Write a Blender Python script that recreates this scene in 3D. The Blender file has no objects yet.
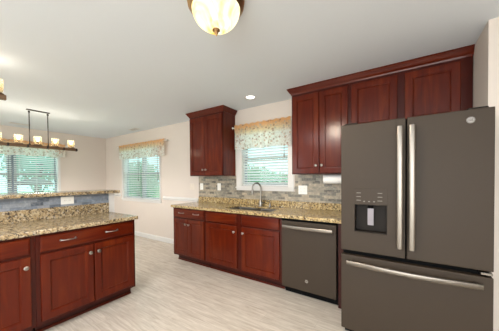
import bpy, bmesh, math, random
from mathutils import Vector, Matrix
random.seed(7)
S = bpy.context.scene
COL = S.collection
R = math.radians
PI = math.pi
H = 2.44

# ------------------------------------------------------------------ camera
cam_d = bpy.data.cameras.new('camera')
cam = bpy.data.objects.new('camera', cam_d)
COL.objects.link(cam)
yaw, pitch, roll = 0.596, -0.0161, -0.0079
cam.matrix_world = (Matrix.Translation((3.0663, -3.052, 1.3291)) @ Matrix.Rotation(yaw, 4, 'Z')
                    @ Matrix.Rotation(PI / 2 + pitch, 4, 'X') @ Matrix.Rotation(roll, 4, 'Z'))
cam_d.sensor_width = 36
cam_d.lens = 229.26 / 499 * 36
cam_d.shift_x = (249.5 - 244.5) / 499
cam_d.shift_y = (182.26 - 165.5) / 499
cam_d.clip_start = 0.05
S.camera = cam

# ------------------------------------------------------------------ world, view
S.view_settings.view_transform = 'Standard'
S.view_settings.look = 'None'
S.view_settings.gamma = 1
S.view_settings.use_curve_mapping = False
S.view_settings.exposure = 0.04
W = bpy.data.worlds.new('world')
S.world = W
W.use_nodes = True
bg = W.node_tree.nodes['Background']
bg.inputs[0].default_value = (0.84, 0.95, 1.0, 1)
bg.inputs[1].default_value = 1.9

def area(name, loc, rot, sx, sy, power, color=(1, 1, 1)):
    l = bpy.data.lights.new(name, 'AREA')
    l.shape = 'RECTANGLE'; l.size = sx; l.size_y = sy; l.energy = power; l.color = color
    o = bpy.data.objects.new(name, l)
    COL.objects.link(o)
    o.location = loc; o.rotation_euler = rot
    return o
# sun on the garden, from behind the house
sun_d = bpy.data.lights.new('sun', 'SUN'); sun_d.energy = 2.0; sun_d.angle = R(2)
sun = bpy.data.objects.new('sun', sun_d); COL.objects.link(sun)
sun.rotation_euler = (R(38), 0, R(-25))
# added fill lamps behind the camera: two outside unseen doors, one below the ceiling
area('rear_fill_kitchen', (3.4, -6.15, 1.25), (R(78), 0, 0), 3.0, 2.1, 180, (.90, 0.94, 1.0))
area('overhead_fill_rear', (1.8, -4.0, 2.36), (0, 0, 0), 1.6, 1.6, 66, (.95, 0.95, 1.0))
area('rear_fill_dining', (-1.2, -6.15, 1.25), (R(78), 0, 0), 2.4, 2.0, 60, (.90, 0.94, 1.0))
# lamps added out of view above the garden, boosting daylight through the windows
area('sky_fill_west', (-5.4, -1.8, 3.1), (0, R(-58), 0), 1.8, 3.4, 120, (.92, 0.97, 1.0))
area('sky_fill_north', (-1.9, 1.8, 3.1), (R(-58), 0, 0), 2.4, 1.8, 60, (.92, 0.97, 1.0))
area('sky_fill_north', (1.35, 1.8, 3.1), (R(-58), 0, 0), 1.6, 1.8, 70, (.92, 0.97, 1.0))

# ------------------------------------------------------------------ materials
class NT:
    def __init__(s, name):
        s.m = bpy.data.materials.new(name); s.m.use_nodes = True
        s.t = s.m.node_tree; s.b = s.t.nodes['Principled BSDF']
        s.out = s.t.nodes['Material Output']
    def n(s, typ, **kw):
        x = s.t.nodes.new(typ)
        for k, v in kw.items():
            if k in x.inputs: x.inputs[k].default_value = v
            else: setattr(x, k, v)
        return x
    def l(s, a, b): s.t.links.new(a, b)
    def ramp(s, fac, stops):
        r = s.n('ShaderNodeValToRGB')
        el = r.color_ramp.elements
        el[0].position = stops[0][0]; el[0].color = (*stops[0][1], 1)
        el[1].position = stops[-1][0]; el[1].color = (*stops[-1][1], 1)
        for p, c in stops[1:-1]:
            e = el.new(p); e.color = (*c, 1)
        s.l(fac, r.inputs[0]); return r.outputs[0]
    def coord(s, scale=(1, 1, 1), kind='Object', rot=(0, 0, 0)):
        tc = s.n('ShaderNodeTexCoord'); mp = s.n('ShaderNodeMapping')
        mp.inputs['Scale'].default_value = scale; mp.inputs['Rotation'].default_value = rot
        s.l(tc.outputs[kind], mp.inputs[0]); return mp.outputs[0]
    def noise(s, vec, scale, detail=4, rough=.55, dist=0):
        x = s.n('ShaderNodeTexNoise'); x.inputs['Scale'].default_value = scale
        x.inputs['Detail'].default_value = detail; x.inputs['Roughness'].default_value = rough
        x.inputs['Distortion'].default_value = dist
        s.l(vec, x.inputs['Vector']); return x.outputs[0]
    def mix(s, fac, a, b, mode='MIX'):
        x = s.n('ShaderNodeMix'); x.data_type = 'RGBA'; x.blend_type = mode
        for sock, v in ((x.inputs[0], fac), (x.inputs[6], a), (x.inputs[7], b)):
            if hasattr(v, 'links'): s.l(v, sock)
            elif isinstance(v, (int, float)): sock.default_value = v
            else: sock.default_value = (*v, 1)
        return x.outputs[2]
    def bump(s, h, strength=.2, dist=.01):
        x = s.n('ShaderNodeBump'); x.inputs['Strength'].default_value = strength
        x.inputs['Distance'].default_value = dist
        s.l(h, x.inputs['Height']); s.l(x.outputs[0], s.b.inputs['Normal'])
    def base(s, c):
        if hasattr(c, 'links'): s.l(c, s.b.inputs['Base Color'])
        else: s.b.inputs['Base Color'].default_value = (*c, 1)
    def set(s, **kw):
        for k, v in kw.items(): s.b.inputs[k].default_value = v

def simple(name, col, rough=.5, metal=0, var=.04, scale=6, **kw):
    m = NT(name)
    n = m.noise(m.coord(), scale, 3)
    c2 = tuple(max(0, c * (1 - var * 3)) for c in col)
    m.base(m.mix(n, col, c2))
    m.set(Roughness=rough, Metallic=metal, **kw)
    return m.m

def wood_mat(name, axis, dark, mid, light, rough=.33):
    m = NT(name)
    sc = {'z': (9, 9, .9), 'x': (.9, 9, 9)}[axis]
    v = m.coord(sc)
    n1 = m.noise(v, 2.4, 4, .5, .5)
    n2 = m.noise(m.coord(), 2.2, 2)
    c = m.ramp(n1, [(.25, dark), (.5, mid), (.78, light)])
    c = m.mix(m.ramp(n2, [(.3, (.3, .3, .3)), (.7, (.8, .8, .8))]), c, mid)
    m.base(c)
    m.set(Roughness=rough)
    m.b.inputs['Coat Weight'].default_value = .35
    m.b.inputs['Specular IOR Level'].default_value = .1
    m.b.inputs['Coat Roughness'].default_value = .16
    m.bump(n1, .04, .002)
    return m.m
CH = ((.030, .0022, .0008), (.088, .0088, .0016), (.19, .034, .005))
M = {}
M['woodz'] = wood_mat('cherry_vertical_grain', 'z', *CH)
M['woodx'] = wood_mat('cherry_horizontal_grain', 'x', *CH)
M['wood_frame'] = wood_mat('cherry_dark_face_frame', 'z', (.022, .0022, .001), (.050, .0050, .0018), (.085, .012, .004))
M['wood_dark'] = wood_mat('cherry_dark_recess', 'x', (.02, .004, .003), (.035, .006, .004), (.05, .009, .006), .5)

def granite(name, tint=(1, 1, 1)):
    m = NT(name)
    v = m.coord()
    n1 = m.noise(v, 24, 6, .7, .6)
    n2 = m.noise(v, 62, 4, .75)
    vo = m.n('ShaderNodeTexVoronoi'); vo.inputs['Scale'].default_value = 70
    m.l(v, vo.inputs['Vector'])
    c = m.ramp(n1, [(.3, (.20, .125, .06)), (.42, (.38, .28, .15)), (.56, (.52, .42, .26)), (.72, (.62, .55, .41))])
    spk = m.ramp(n2, [(.40, (0, 0, 0)), (.47, (1, 1, 1))])
    c = m.mix(spk, (.045, .035, .028), c)
    big = m.noise(v, 38, 5, .8, .3)
    blk = m.ramp(big, [(.42, (0, 0, 0)), (.48, (1, 1, 1))])
    c = m.mix(blk, (.055, .045, .04), c)
    wh = m.ramp(vo.outputs['Color'], [(.75, (0, 0, 0)), (.85, (1, 1, 1))])
    c = m.mix(wh, c, m.mix(.5, c, (.72, .66, .55)))
    c = m.mix(1., c, tint, 'MULTIPLY')
    m.base(c); m.set(Roughness=.16)
    return m.m
M['granite'] = granite('granite_gold', (1.12, 1.03, .78))
M['granite_bar'] = granite('granite_tan', (.95, .92, .88))

def tile(name, axis, c1, c2, c3, mortar):
    m = NT(name)
    tc = m.n('ShaderNodeTexCoord'); sp = m.n('ShaderNodeSeparateXYZ'); cb = m.n('ShaderNodeCombineXYZ')
    m.l(tc.outputs['Object'], sp.inputs[0])
    m.l(sp.outputs[axis], cb.inputs[0]); m.l(sp.outputs['Z'], cb.inputs[1])
    br = m.n('ShaderNodeTexBrick')
    br.inputs['Scale'].default_value = 1
    br.inputs['Brick Width'].default_value = .10; br.inputs['Row Height'].default_value = .038
    br.inputs['Mortar Size'].default_value = .0015
    br.inputs['Color1'].default_value = (0, 0, 0, 1); br.inputs['Color2'].default_value = (1, 1, 1, 1)
    br.inputs['Mortar'].default_value = (.5, .5, .5, 1)
    m.l(cb.outputs[0], br.inputs['Vector'])
    c = m.ramp(br.outputs['Color'], [(.0, c1), (.35, c2), (.65, c3), (1., tuple(x * 1.35 for x in c2))])
    n = m.noise(cb.outputs[0], 26, 5, .7, .5)
    c = m.mix(.35, c, m.ramp(n, [(.3, c1), (.5, c2), (.7, tuple(min(1, x * 1.5) for x in c3))]))
    c = m.mix(br.outputs['Fac'], c, mortar)
    m.base(c); m.set(Roughness=.3)
    m.bump(br.outputs['Fac'], .3, -.003)
    return m.m
M['tile'] = tile('slate_mosaic_tile', 'X', (.06, .052, .042), (.20, .19, .155), (.50, .41, .29), (.32, .285, .23))
M['tile_bar'] = tile('blue_slate_mosaic_tile', 'Y', (.045, .055, .07), (.15, .185, .235), (.34, .36, .38), (.2, .22, .24))

def floor_mat():
    m = NT('pale_wood_planks')
    v = m.coord()
    br = m.n('ShaderNodeTexBrick')
    br.inputs['Scale'].default_value = 1
    br.inputs['Brick Width'].default_value = 1.22; br.inputs['Row Height'].default_value = .152
    br.inputs['Mortar Size'].default_value = .0009
    br.inputs['Color1'].default_value = (0, 0, 0, 1); br.inputs['Color2'].default_value = (1, 1, 1, 1)
    br.offset = .37
    m.l(v, br.inputs['Vector'])
    g = m.noise(m.coord((.9, 11, 1)), 3.5, 7, .62, 1.2)
    g2 = m.noise(m.coord((.35, 2.2, 1)), 2.5, 3)
    c = m.ramp(g, [(.32, (.43, .36, .285)), (.5, (.61, .54, .455)), (.66, (.77, .71, .625))])
    c = m.mix(.35, c, m.ramp(g2, [(.3, (.53, .47, .40)), (.7, (.70, .645, .57))]))
    tone = m.ramp(br.outputs['Color'], [(0, (.95, .95, .945)), (1, (1.03, 1.025, 1.02))])
    c = m.mix(1., c, tone, 'MULTIPLY')
    c = m.mix(br.outputs['Fac'], c, (.46, .40, .34))
    m.base(c); m.set(Roughness=.26)
    m.bump(g, .05, .002)
    return m.m
M['floor'] = floor_mat()
M['wall'] = simple('wall_beige_paint', (.68, .605, .54), .75, var=.01, scale=2)
M['ceiling'] = simple('ceiling_white_paint', (.735, .78, .82), .85, var=.008, scale=2)
M['trim'] = simple('white_trim_paint', (.70, .685, .66), .38, var=.01)
M['plate'] = simple('white_plastic', (.86, .85, .80), .35, var=.01)
M['almond'] = simple('painted_plate', (.72, .64, .55), .5, var=.01)
M['sash'] = simple('shade_grey_sash', (.22, .26, .29), .5, var=.01)  # backlit shade on the window frames is put into this grey
M['slot'] = simple('dark_slot', (.12, .11, .10), .6)
M['slate'] = simple('slate_appliance_finish', (.041, .028, .017), .55, 0, .02, 40, **{'Specular IOR Level': .3})
M['slate_dark'] = simple('dark_grey_plastic', (.016, .012, .009), .6, **{'Specular IOR Level': .2})
M['black'] = simple('black_gasket', (.003, .003, .003), .8, **{'Specular IOR Level': .1})
M['steel'] = simple('brushed_stainless', (.22, .195, .165), .30, 1, .03, 60)
M['nickel'] = simple('brushed_nickel', (.34, .32, .29), .28, 1, .02, 60)
M['sinksteel'] = simple('sink_steel', (.20, .185, .165), .35, 1, .04, 30)
M['bronze'] = simple('dark_bronze_metal', (.045, .035, .03), .45, .7, .05, 30)
M['rustic'] = wood_mat('rustic_brown_beam', 'x', (.07, .04, .022), (.16, .095, .055), (.26, .17, .10), .55)
M['brass'] = simple('antique_brass', (.50, .30, .14), .3, 1, .05, 20)
M['pewter'] = simple('antique_pewter', (.33, .27, .2), .3, 1, .05, 20)
M['paper'] = simple('paper_white', (.88, .87, .84), .8, var=.01)
M['tag'] = simple('paper_tag', (.28, .26, .28), .7, var=.03, scale=60)
M['mark'] = simple('pale_print', (.16, .145, .13), .5)
M['logo'] = simple('logo_silver', (.30, .28, .26), .45, .5)
def blind_mat():
    m = NT('blind_white_translucent')
    n = m.noise(m.coord(), 5, 2)
    c = m.mix(n, (.86, .88, .87), (.82, .85, .84))
    df = m.n('ShaderNodeBsdfDiffuse'); tl = m.n('ShaderNodeBsdfTranslucent')
    m.l(c, df.inputs[0]); m.l(c, tl.inputs[0])
    mx = m.n('ShaderNodeMixShader'); mx.inputs[0].default_value = .3
    m.l(df.outputs[0], mx.inputs[1]); m.l(tl.outputs[0], mx.inputs[2]); m.l(mx.outputs[0], m.out.inputs[0])
    return m.m
M['blind'] = blind_mat()
M['gcable'] = simple('cord_white', (.8, .8, .78), .6)

def emit(name, col, strength, rim=None):
    m = NT(name)
    n = m.ramp(m.noise(m.coord(), 7, 3, .5, 1.2), [(.35, (0, 0, 0)), (.65, (1, 1, 1))])
    c2 = rim or tuple(x * .9 for x in col)
    e = m.n('ShaderNodeEmission'); e.inputs['Strength'].default_value = strength
    m.l(m.mix(n, col, c2), e.inputs[0])
    m.l(e.outputs[0], m.out.inputs[0])
    return m.m
M['dome'] = emit('alabaster_glass_lit', (1.0, .97, .80), 1.5, (.92, .66, .10))
M['bulb'] = emit('bulb_lit', (1.0, .80, .50), 6)
M['can'] = emit('downlight_lens_lit', (1.0, .97, .90), 3.5)

def glass(name, col=(1, 1, 1), alpha=.12, rough=.02):
    m = NT(name)
    tr = m.n('ShaderNodeBsdfTransparent'); tr.inputs[0].default_value = (*col, 1)
    gl = m.n('ShaderNodeBsdfGlossy'); gl.inputs['Roughness'].default_value = rough
    mx = m.n('ShaderNodeMixShader'); mx.inputs[0].default_value = .04
    m.l(tr.outputs[0], mx.inputs[1]); m.l(gl.outputs[0], mx.inputs[2])
    m.l(mx.outputs[0], m.out.inputs[0])
    return m.m
M['glass'] = glass('window_glass', (.86, .99, .98))
M['door_glass'] = glass('added_door_glass', (1, .98, .96))
def shade_glass():
    m = NT('seeded_glass_shade')
    tr = m.n('ShaderNodeBsdfTransparent'); tr.inputs[0].default_value = (1, .95, .85, 1)
    tl = m.n('ShaderNodeBsdfTranslucent'); tl.inputs[0].default_value = (1, .9, .72, 1)
    mx = m.n('ShaderNodeMixShader'); mx.inputs[0].default_value = .2
    m.l(tr.outputs[0], mx.inputs[1]); m.l(tl.outputs[0], mx.inputs[2]); m.l(mx.outputs[0], m.out.inputs[0])
    return m.m
M['shade'] = shade_glass()

def fabric(name, z_top, z_bot):
    m = NT(name)
    tc = m.n('ShaderNodeTexCoord'); sp = m.n('ShaderNodeSeparateXYZ')
    m.l(tc.outputs['Object'], sp.inputs[0])
    mr = m.n('ShaderNodeMapRange')
    mr.inputs['From Min'].default_value = z_bot; mr.inputs['From Max'].default_value = z_top
    m.l(sp.outputs['Z'], mr.inputs['Value'])
    basec = m.ramp(mr.outputs[0], [(.0, (.90, .90, .86)), (.5, (.90, .89, .83)), (.68, (.90, .72, .48)), (.9, (.88, .50, .22))])
    v = m.coord((1, .0, 1))
    vo = m.n('ShaderNodeTexVoronoi'); vo.inputs['Scale'].default_value = 25
    m.l(v, vo.inputs['Vector'])
    nz = m.noise(v, 22, 3, .6, 1.2)
    dots = m.ramp(vo.outputs['Distance'], [(.28, (1, 1, 1)), (.46, (0, 0, 0))])
    dcol = m.ramp(vo.outputs['Color'], [(.2, (.38, .20, .14)), (.4, (.78, .42, .22)), (.6, (.50, .56, .52)), (.8, (.62, .50, .40))])
    c = m.mix(m.mix(.75, (0, 0, 0), dots), basec, dcol)
    vine = m.ramp(nz, [(.44, (0, 0, 0)), (.5, (1, 1, 1)), (.56, (0, 0, 0))])
    c = m.mix(m.mix(.5, (0, 0, 0), vine), c, (.52, .40, .32))
    df = m.n('ShaderNodeBsdfDiffuse'); tl = m.n('ShaderNodeBsdfTranslucent')
    m.l(c, df.inputs[0]); m.l(c, tl.inputs[0])
    mx = m.n('ShaderNodeMixShader'); mx.inputs[0].default_value = .55
    m.l(df.outputs[0], mx.inputs[1]); m.l(tl.outputs[0], mx.inputs[2]); m.l(mx.outputs[0], m.out.inputs[0])
    return m.m
M['fabric'] = fabric('printed_valance_fabric', 2.18, 1.80)

def grass_mat():
    m = NT('lawn_grass')
    n = m.noise(m.coord(), 1.5, 6, .7)
    m.base(m.ramp(n, [(.3, (.10, .26, .09)), (.7, (.22, .42, .16))])); m.set(Roughness=.9)
    return m.m
M['grass'] = grass_mat()
def leaf_mat(name, a, b):
    m = NT(name)
    oi = m.noise(m.coord(), 5, 4)
    c = m.ramp(oi, [(.3, a), (.7, b)])
    df = m.n('ShaderNodeBsdfDiffuse'); tl = m.n('ShaderNodeBsdfTranslucent')
    m.l(c, df.inputs[0]); m.l(c, tl.inputs[0])
    mx = m.n('ShaderNodeMixShader'); mx.inputs[0].default_value = .5
    m.l(df.outputs[0], mx.inputs[1]); m.l(tl.outputs[0], mx.inputs[2]); m.l(mx.outputs[0], m.out.inputs[0])
    return m.m
M['leaf'] = leaf_mat('leaf_green', (.12, .30, .15), (.34, .58, .34))
M['leaf_blue'] = leaf_mat('leaf_blue_green', (.12, .42, .32), (.28, .66, .52))
M['bark'] = simple('bark', (.10, .075, .055), .9, var=.1)
M['patio'] = simple('dark_patio_cloth', (.012, .02, .024), .7)

# ------------------------------------------------------------------ mesh helpers
def add_box(bm, x0, x1, y0, y1, z0, z1, bev=0, seg=2):
    r = bmesh.ops.create_cube(bm, size=1)
    vs = r['verts']
    for v in vs:
        v.co = Vector(((x0 + x1) / 2 + v.co.x * (x1 - x0), (y0 + y1) / 2 + v.co.y * (y1 - y0), (z0 + z1) / 2 + v.co.z * (z1 - z0)))
    if bev:
        es = list({e for v in vs for e in v.link_edges})
        bmesh.ops.bevel(bm, geom=es, offset=bev, segments=seg, profile=.5, affect='EDGES')
    return vs

def add_lathe(bm, prof, c=(0, 0, 0), seg=24, axis='z', cap=True):
    rings = []
    for r, h in prof:
        ring = []
        for k in range(seg):
            a = 2 * PI * k / seg
            if axis == 'z': p = (c[0] + r * math.cos(a), c[1] + r * math.sin(a), c[2] + h)
            elif axis == 'y': p = (c[0] + r * math.cos(a), c[1] + h, c[2] + r * math.sin(a))
            else: p = (c[0] + h, c[1] + r * math.cos(a), c[2] + r * math.sin(a))
            ring.append(bm.verts.new(p))
        rings.append(ring)
    for a, b in zip(rings, rings[1:]):
        for k in range(seg):
            bm.faces.new((a[k], a[(k + 1) % seg], b[(k + 1) % seg], b[k]))
    if cap:
        bm.faces.new(rings[0]); bm.faces.new(rings[-1])

def add_tube(bm, pts, rad, seg=12, rb=None, up=Vector((0, 0, 1))):
    """sweep a circle (or ellipse rad x rb) along pts"""
    pts = [Vector(p) for p in pts]
    rb = rb or rad
    rings = []
    prev = None
    for i, p in enumerate(pts):
        t = (pts[min(i + 1, len(pts) - 1)] - pts[max(i - 1, 0)]).normalized()
        if prev is None:
            u = up if abs(t.dot(up)) < .95 else Vector((1, 0, 0))
            a = t.cross(u).normalized()
        else:
            a = (prev - t * prev.dot(t)).normalized()
        prev = a
        b = t.cross(a)
        rings.append([bm.verts.new(p + a * rad * math.cos(2 * PI * k / seg) + b * rb * math.sin(2 * PI * k / seg)) for k in range(seg)])
    for a, b in zip(rings, rings[1:]):
        for k in range(seg):
            bm.faces.new((a[k], a[(k + 1) % seg], b[(k + 1) % seg], b[k]))
    bm.faces.new(rings[0]); bm.faces.new(rings[-1])

def obj(name, bm, mat, parent=None, smooth=False, loc=None):
    bmesh.ops.recalc_face_normals(bm, faces=bm.faces)
    me = bpy.data.meshes.new(name)
    bm.to_mesh(me); bm.free()
    o = bpy.data.objects.new(name, me)
    COL.objects.link(o)
    me.materials.append(mat)
    if smooth:
        for p in me.polygons: p.use_smooth = True
        try: me.set_sharp_from_angle(angle=R(35))
        except Exception: pass
    if parent: o.parent = parent
    if loc: o.location = loc
    return o

def box_obj(name, dims, mat, parent=None, bev=0):
    bm = bmesh.new(); add_box(bm, *dims, bev=bev)
    return obj(name, bm, mat, parent)

def tag(o, label, cat, group=None):
    o['label'] = label; o['category'] = cat
    if group: o['group'] = group
    return o
def empty(name, loc, rz=0, label=None, cat=None, group=None):
    o = bpy.data.objects.new(name, None)
    o.empty_display_size = .1
    COL.objects.link(o); o.location = loc; o.rotation_euler = (0, 0, rz)
    if label: tag(o, label, cat, group)
    return o
def struct(o): o['kind'] = 'structure'; return o
def copy_tree(o, parent=None):
    c = o.copy(); COL.objects.link(c)
    if parent: c.parent = parent
    for ch in list(o.children): copy_tree(ch, c)
    return c

def text_obj(name, s, size, mat, parent, loc, rot, ext=.0008):
    cu = bpy.data.curves.new(name, 'FONT'); cu.body = s; cu.size = size; cu.extrude = ext
    cu.align_x = 'CENTER'; cu.align_y = 'CENTER'
    t = bpy.data.objects.new(name, cu); COL.objects.link(t)
    dg = bpy.context.evaluated_depsgraph_get(); dg.update()
    me = bpy.data.meshes.new_from_object(t.evaluated_get(dg))
    COL.objects.unlink(t); bpy.data.objects.remove(t)
    o = bpy.data.objects.new(name, me); COL.objects.link(o)
    me.materials.clear(); me.materials.append(mat)
    o.parent = parent; o.location = loc; o.rotation_euler = rot
    return o

# ------------------------------------------------------------------ room shell
XL, XR, YB = -3.549, 5.8, -6.0
WT = .14
WIN = {  # name: extent along wall, z
    'sink': (.935, 1.755, 1.20, 2.10),
    'dine': (-2.68, -1.19, .865, 2.08),
    'far': (-2.57, -1.05, .865, 2.08),
}
def wall_with_holes(name, axis, lo, hi, d0, d1, holes, mat):
    """axis 'x': wall runs along x between y d0..d1; axis 'y': runs along y between x d0..d1"""
    bm = bmesh.new()
    def put(a, b, z0, z1):
        if b - a < 1e-4 or z1 - z0 < 1e-4: return
        if axis == 'x': add_box(bm, a, b, d0, d1, z0, z1)
        else: add_box(bm, d0, d1, a, b, z0, z1)
    cur = lo
    for a, b, z0, z1 in sorted(holes):
        put(cur, a, 0, H); put(a, b, 0, z0); put(a, b, z1, H); cur = b
    put(cur, hi, 0, H)
    return struct(obj(name, bm, mat))
wall_with_holes('wall_sink', 'x', XL - WT, XR + WT, 0, WT, [WIN['sink'], WIN['dine']], M['wall'])
wall_with_holes('wall_dining', 'y', YB, 0, XL - WT, XL, [WIN['far']], M['wall'])
wall_with_holes('wall_back', 'x', XL - WT, XR + WT, YB - WT, YB, [(-2.5, 0.1, 0.05, 2.2), (1.9, 4.9, 0.02, 2.2)], M['wall'])
wall_with_holes('wall_right', 'y', YB, 0, XR, XR + WT, [], M['wall'])
struct(box_obj('wall_fridge_return', (3.584, XR, -.7155, 0, 0, H), M['wall']))
struct(box_obj('floor', (XL - WT, XR + WT, YB - WT, WT, -.1, 0), M['floor']))
struct(box_obj('ceiling', (XL - WT, XR + WT, YB - WT, WT, H, H + .1), M['ceiling']))
# knee wall behind the peninsula
IY0, IY1 = -3.10, -1.573
bm = bmesh.new()
add_box(bm, -.155, -.041, IY0, -1.535, 0, 1.155)
add_box(bm, -.041, -.016, -1.571, -1.535, 0, 1.155); add_box(bm, -.041, -.016, -1.598, -1.571, .916, 1.155)
struct(obj('wall_peninsula', bm, M['trim']))

def profile_run(name, axis, lo, hi, face, sign, prof, mat):
    """extrude a (out, z) profile along a wall"""
    bm = bmesh.new(); ends = []
    for t in (lo, hi):
        ends.append([bm.verts.new((t, face + sign * o, z) if axis == 'x' else (face + sign * o, t, z)) for o, z in prof])
    n = len(prof)
    for k in range(n):
        bm.faces.new((ends[0][k], ends[0][(k + 1) % n], ends[1][(k + 1) % n], ends[1][k]))
    bm.faces.new(ends[0]); bm.faces.new(ends[1])
    return struct(obj(name, bm, mat))
BASE = [(0, 0), (.016, 0), (.016, .075), (.011, .088), (.005, .095), (0, .098)]
RAIL = [(0, .895), (.014, .90), (.016, .915), (.026, .925), (.028, .94), (.018, .952), (.012, .965), (0, .97)]
profile_run('baseboard_sink_wall', 'x', XL, -.005, 0, -1, BASE, M['trim'])
profile_run('baseboard_dining_wall', 'y', YB, -.017, XL, 1, BASE, M['trim'])
profile_run('trim_1', 'x', XL, -2.79, 0, -1, RAIL, M['trim'])
profile_run('trim_2', 'x', -1.08, -.045, 0, -1, RAIL, M['trim'])
profile_run('trim_3', 'y', -.95, -.03, XL, 1, RAIL, M['trim'])

# ------------------------------------------------------------------ windows
def make_window(name, loc, rz, w, z0, z1, units, casing, head=True):
    """local: x along wall, room side is -y, wall from y=0 to WT"""
    root = struct(empty(name, loc, rz))
    h = z1
    bm = bmesh.new()   # casing
    c = casing
    add_box(bm, -c, 0, -.018, 0, z0, z1 + c, .003)
    add_box(bm, w, w + c, -.018, 0, z0, z1 + c, .003)
    add_box(bm, 0, w, -.018, 0, z1, z1 + c, .003)
    obj('window_casing', bm, M['trim'], root)
    bm = bmesh.new()
    add_box(bm, -c - .012, w + c + .012, -.035, 0, z0 - .022, z0, .004)
    add_box(bm, -c, w + c, -.014, 0, z0 - .022 - .035, z0 - .022, .003)
    add_box(bm, 0, w, 0, .09, z0 - .0, z0 + .012)
    obj('window_sill', bm, M['trim'], root)
    bm = bmesh.new()   # jamb liner
    add_box(bm, 0, .012, 0, WT, z0 + .012, z1); add_box(bm, w - .012, w, 0, WT, z0 + .012, z1); add_box(bm, .012, w - .012, 0, WT, z1 - .012, z1)
    obj('window_jamb', bm, M['trim'], root)
    gap = .07
    uw = (w - .024 - gap * (units - 1)) / units
    for k in range(units):
        a = .012 + k * (uw + gap); b = a + uw
        mid = (z0 + z1) / 2
        for nm, y0, s0, s1 in (('lower_sash', .085, z0 + .012, mid + .02), ('upper_sash', .11, mid - .02, z1 - .012)):
            bm = bmesh.new(); f = .038
            add_box(bm, a, a + f, y0, y0 + .025, s0, s1); add_box(bm, b - f, b, y0, y0 + .025, s0, s1)
            add_box(bm, a + f, b - f, y0, y0 + .025, s0, s0 + f); add_box(bm, a + f, b - f, y0, y0 + .025, s1 - f, s1)
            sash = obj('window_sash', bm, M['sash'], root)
            obj('pane', _b(a + f, b - f, y0 + .010, y0 + .014, s0 + f, s1 - f), M['glass'], sash)
        if k < units - 1:
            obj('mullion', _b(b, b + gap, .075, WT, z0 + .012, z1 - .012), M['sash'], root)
    return root
def _b(*d, bev=0):
    bm = bmesh.new(); add_box(bm, *d, bev=bev); return bm

def make_blind(loc, rz, w, z0, z1, tilt, label, group=None):
    root = empty('window_blind', loc, rz, label, 'blind', group)
    obj('head_rail', _b(0, w, -.025, .025, z1 - .045, z1, bev=.003), M['blind'], root)
    n = int((z1 - .06 - z0 - .03) / .043)
    bm = bmesh.new()
    for i in range(n):
        z = z0 + .045 + i * .043
        vs = add_box(bm, .004, w - .004, -.0245, .0245, -.0014, .0014)
        rot = Matrix.Rotation(tilt, 4, 'X')
        for v in vs: v.co = rot @ v.co; v.co.z += z
    obj('slats', bm, M['blind'], root)
    obj('bottom_rail', _b(.002, w - .002, -.023, .023, z0 + .004, z0 + .022, bev=.003), M['blind'], root)
    bm = bmesh.new()
    for x in (.09, w / 2, w - .09):
        add_box(bm, x - .002, x + .002, -.0285, -.0265, z0 + .02, z1 - .04)
        add_box(bm, x - .002, x + .002, .0265, .0285, z0 + .02, z1 - .04)
    obj('ladder_cord', bm, M['gcable'], root)
    bm = bmesh.new()
    add_tube(bm, [(w - .05, -.034, z1 - .03), (w - .05, -.036, z0 + .45)], .003, 8)
    add_lathe(bm, [(.002, .02), (.007, .01), (.008, -.02), (.004, -.03)], (w - .05, -.036, z0 + .45), 10)
    obj('tilt_wand', bm, M['slot'], root)
    return root

a, b, z0, z1 = WIN['sink']
make_window('window_1', (a, 0, 0), 0, b - a, z0, z1, 1, .085)
make_blind((a + .02, .045, 0), 0, b - a - .04, z0 + .014, z1 - .014, R(-30), 'white slatted blind in the single window over the kitchen sink')
a, b, z0, z1 = WIN['dine']
make_window('window_2', (a, 0, 0), 0, b - a, z0, z1, 2, .035)
hw = (b - a - .024 - .07) / 2
make_blind((a + .018, .002 + .028, 0), 0, hw + .012, z0 + .014, z1 - .014, R(-30), 'white blind in the left half of the window beside the room corner', 'blinds in the double window beside the room corner')
make_blind((a + .018 + hw + .040, .030, 0), 0, hw + .012, z0 + .014, z1 - .014, R(-30), 'white blind in the right half of the window beside the room corner', 'blinds in the double window beside the room corner')
a, b, z0, z1 = WIN['far']
make_window('window_3', (XL, a, 0), PI / 2, b - a, z0, z1, 2, .035)
hw = (b - a - .024 - .07) / 2
for k, s in ((0, 'left'), (1, 'right')):
    make_blind((XL - .030, a + .018 + k * (hw + .04), 0), PI / 2, hw + .012, z0 + .014, z1 - .014, R(-26),
               'white blind in the %s half of the far window behind the chandelier' % s, 'blinds in the far window behind the chandelier')

def added_patio_door(name, x0, x1):  # unseen doors, added to let the rear fill lamps shine in
    root = struct(empty(name, (x0, YB, 0)))
    w = x1 - x0
    bm = bmesh.new()
    for a in (0, w / 2 - .04, w - .08): add_box(bm, a, a + .08, -.10, -.04, .05, 2.2)
    add_box(bm, 0, w, -.10, -.04, .05, .15); add_box(bm, 0, w, -.10, -.04, 2.1, 2.2)
    obj('door_frame', bm, M['trim'], root)
    for a, b in ((.08, w / 2 - .04), (w / 2 + .04, w - .08)):
        obj('pane', _b(a, b, -.074, -.070, .15, 2.1), M['door_glass'], root)
added_patio_door('added_door_1', -2.5, .1); added_patio_door('added_door_2', 1.9, 4.9)

# ------------------------------------------------------------------ cabinets
def rect_loft(bm, loops):
    """loops: list of (x0,x1,z0,z1,y)"""
    rings = []
    for x0, x1, z0, z1, y in loops:
        rings.append([bm.verts.new(p) for p in ((x0, y, z0), (x1, y, z0), (x1, y, z1), (x0, y, z1))])
    for a, b in zip(rings, rings[1:]):
        for k in range(4): bm.faces.new((a[k], a[(k + 1) % 4], b[(k + 1) % 4], b[k]))
    bm.faces.new(rings[0]); bm.faces.new(rings[-1])

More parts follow.
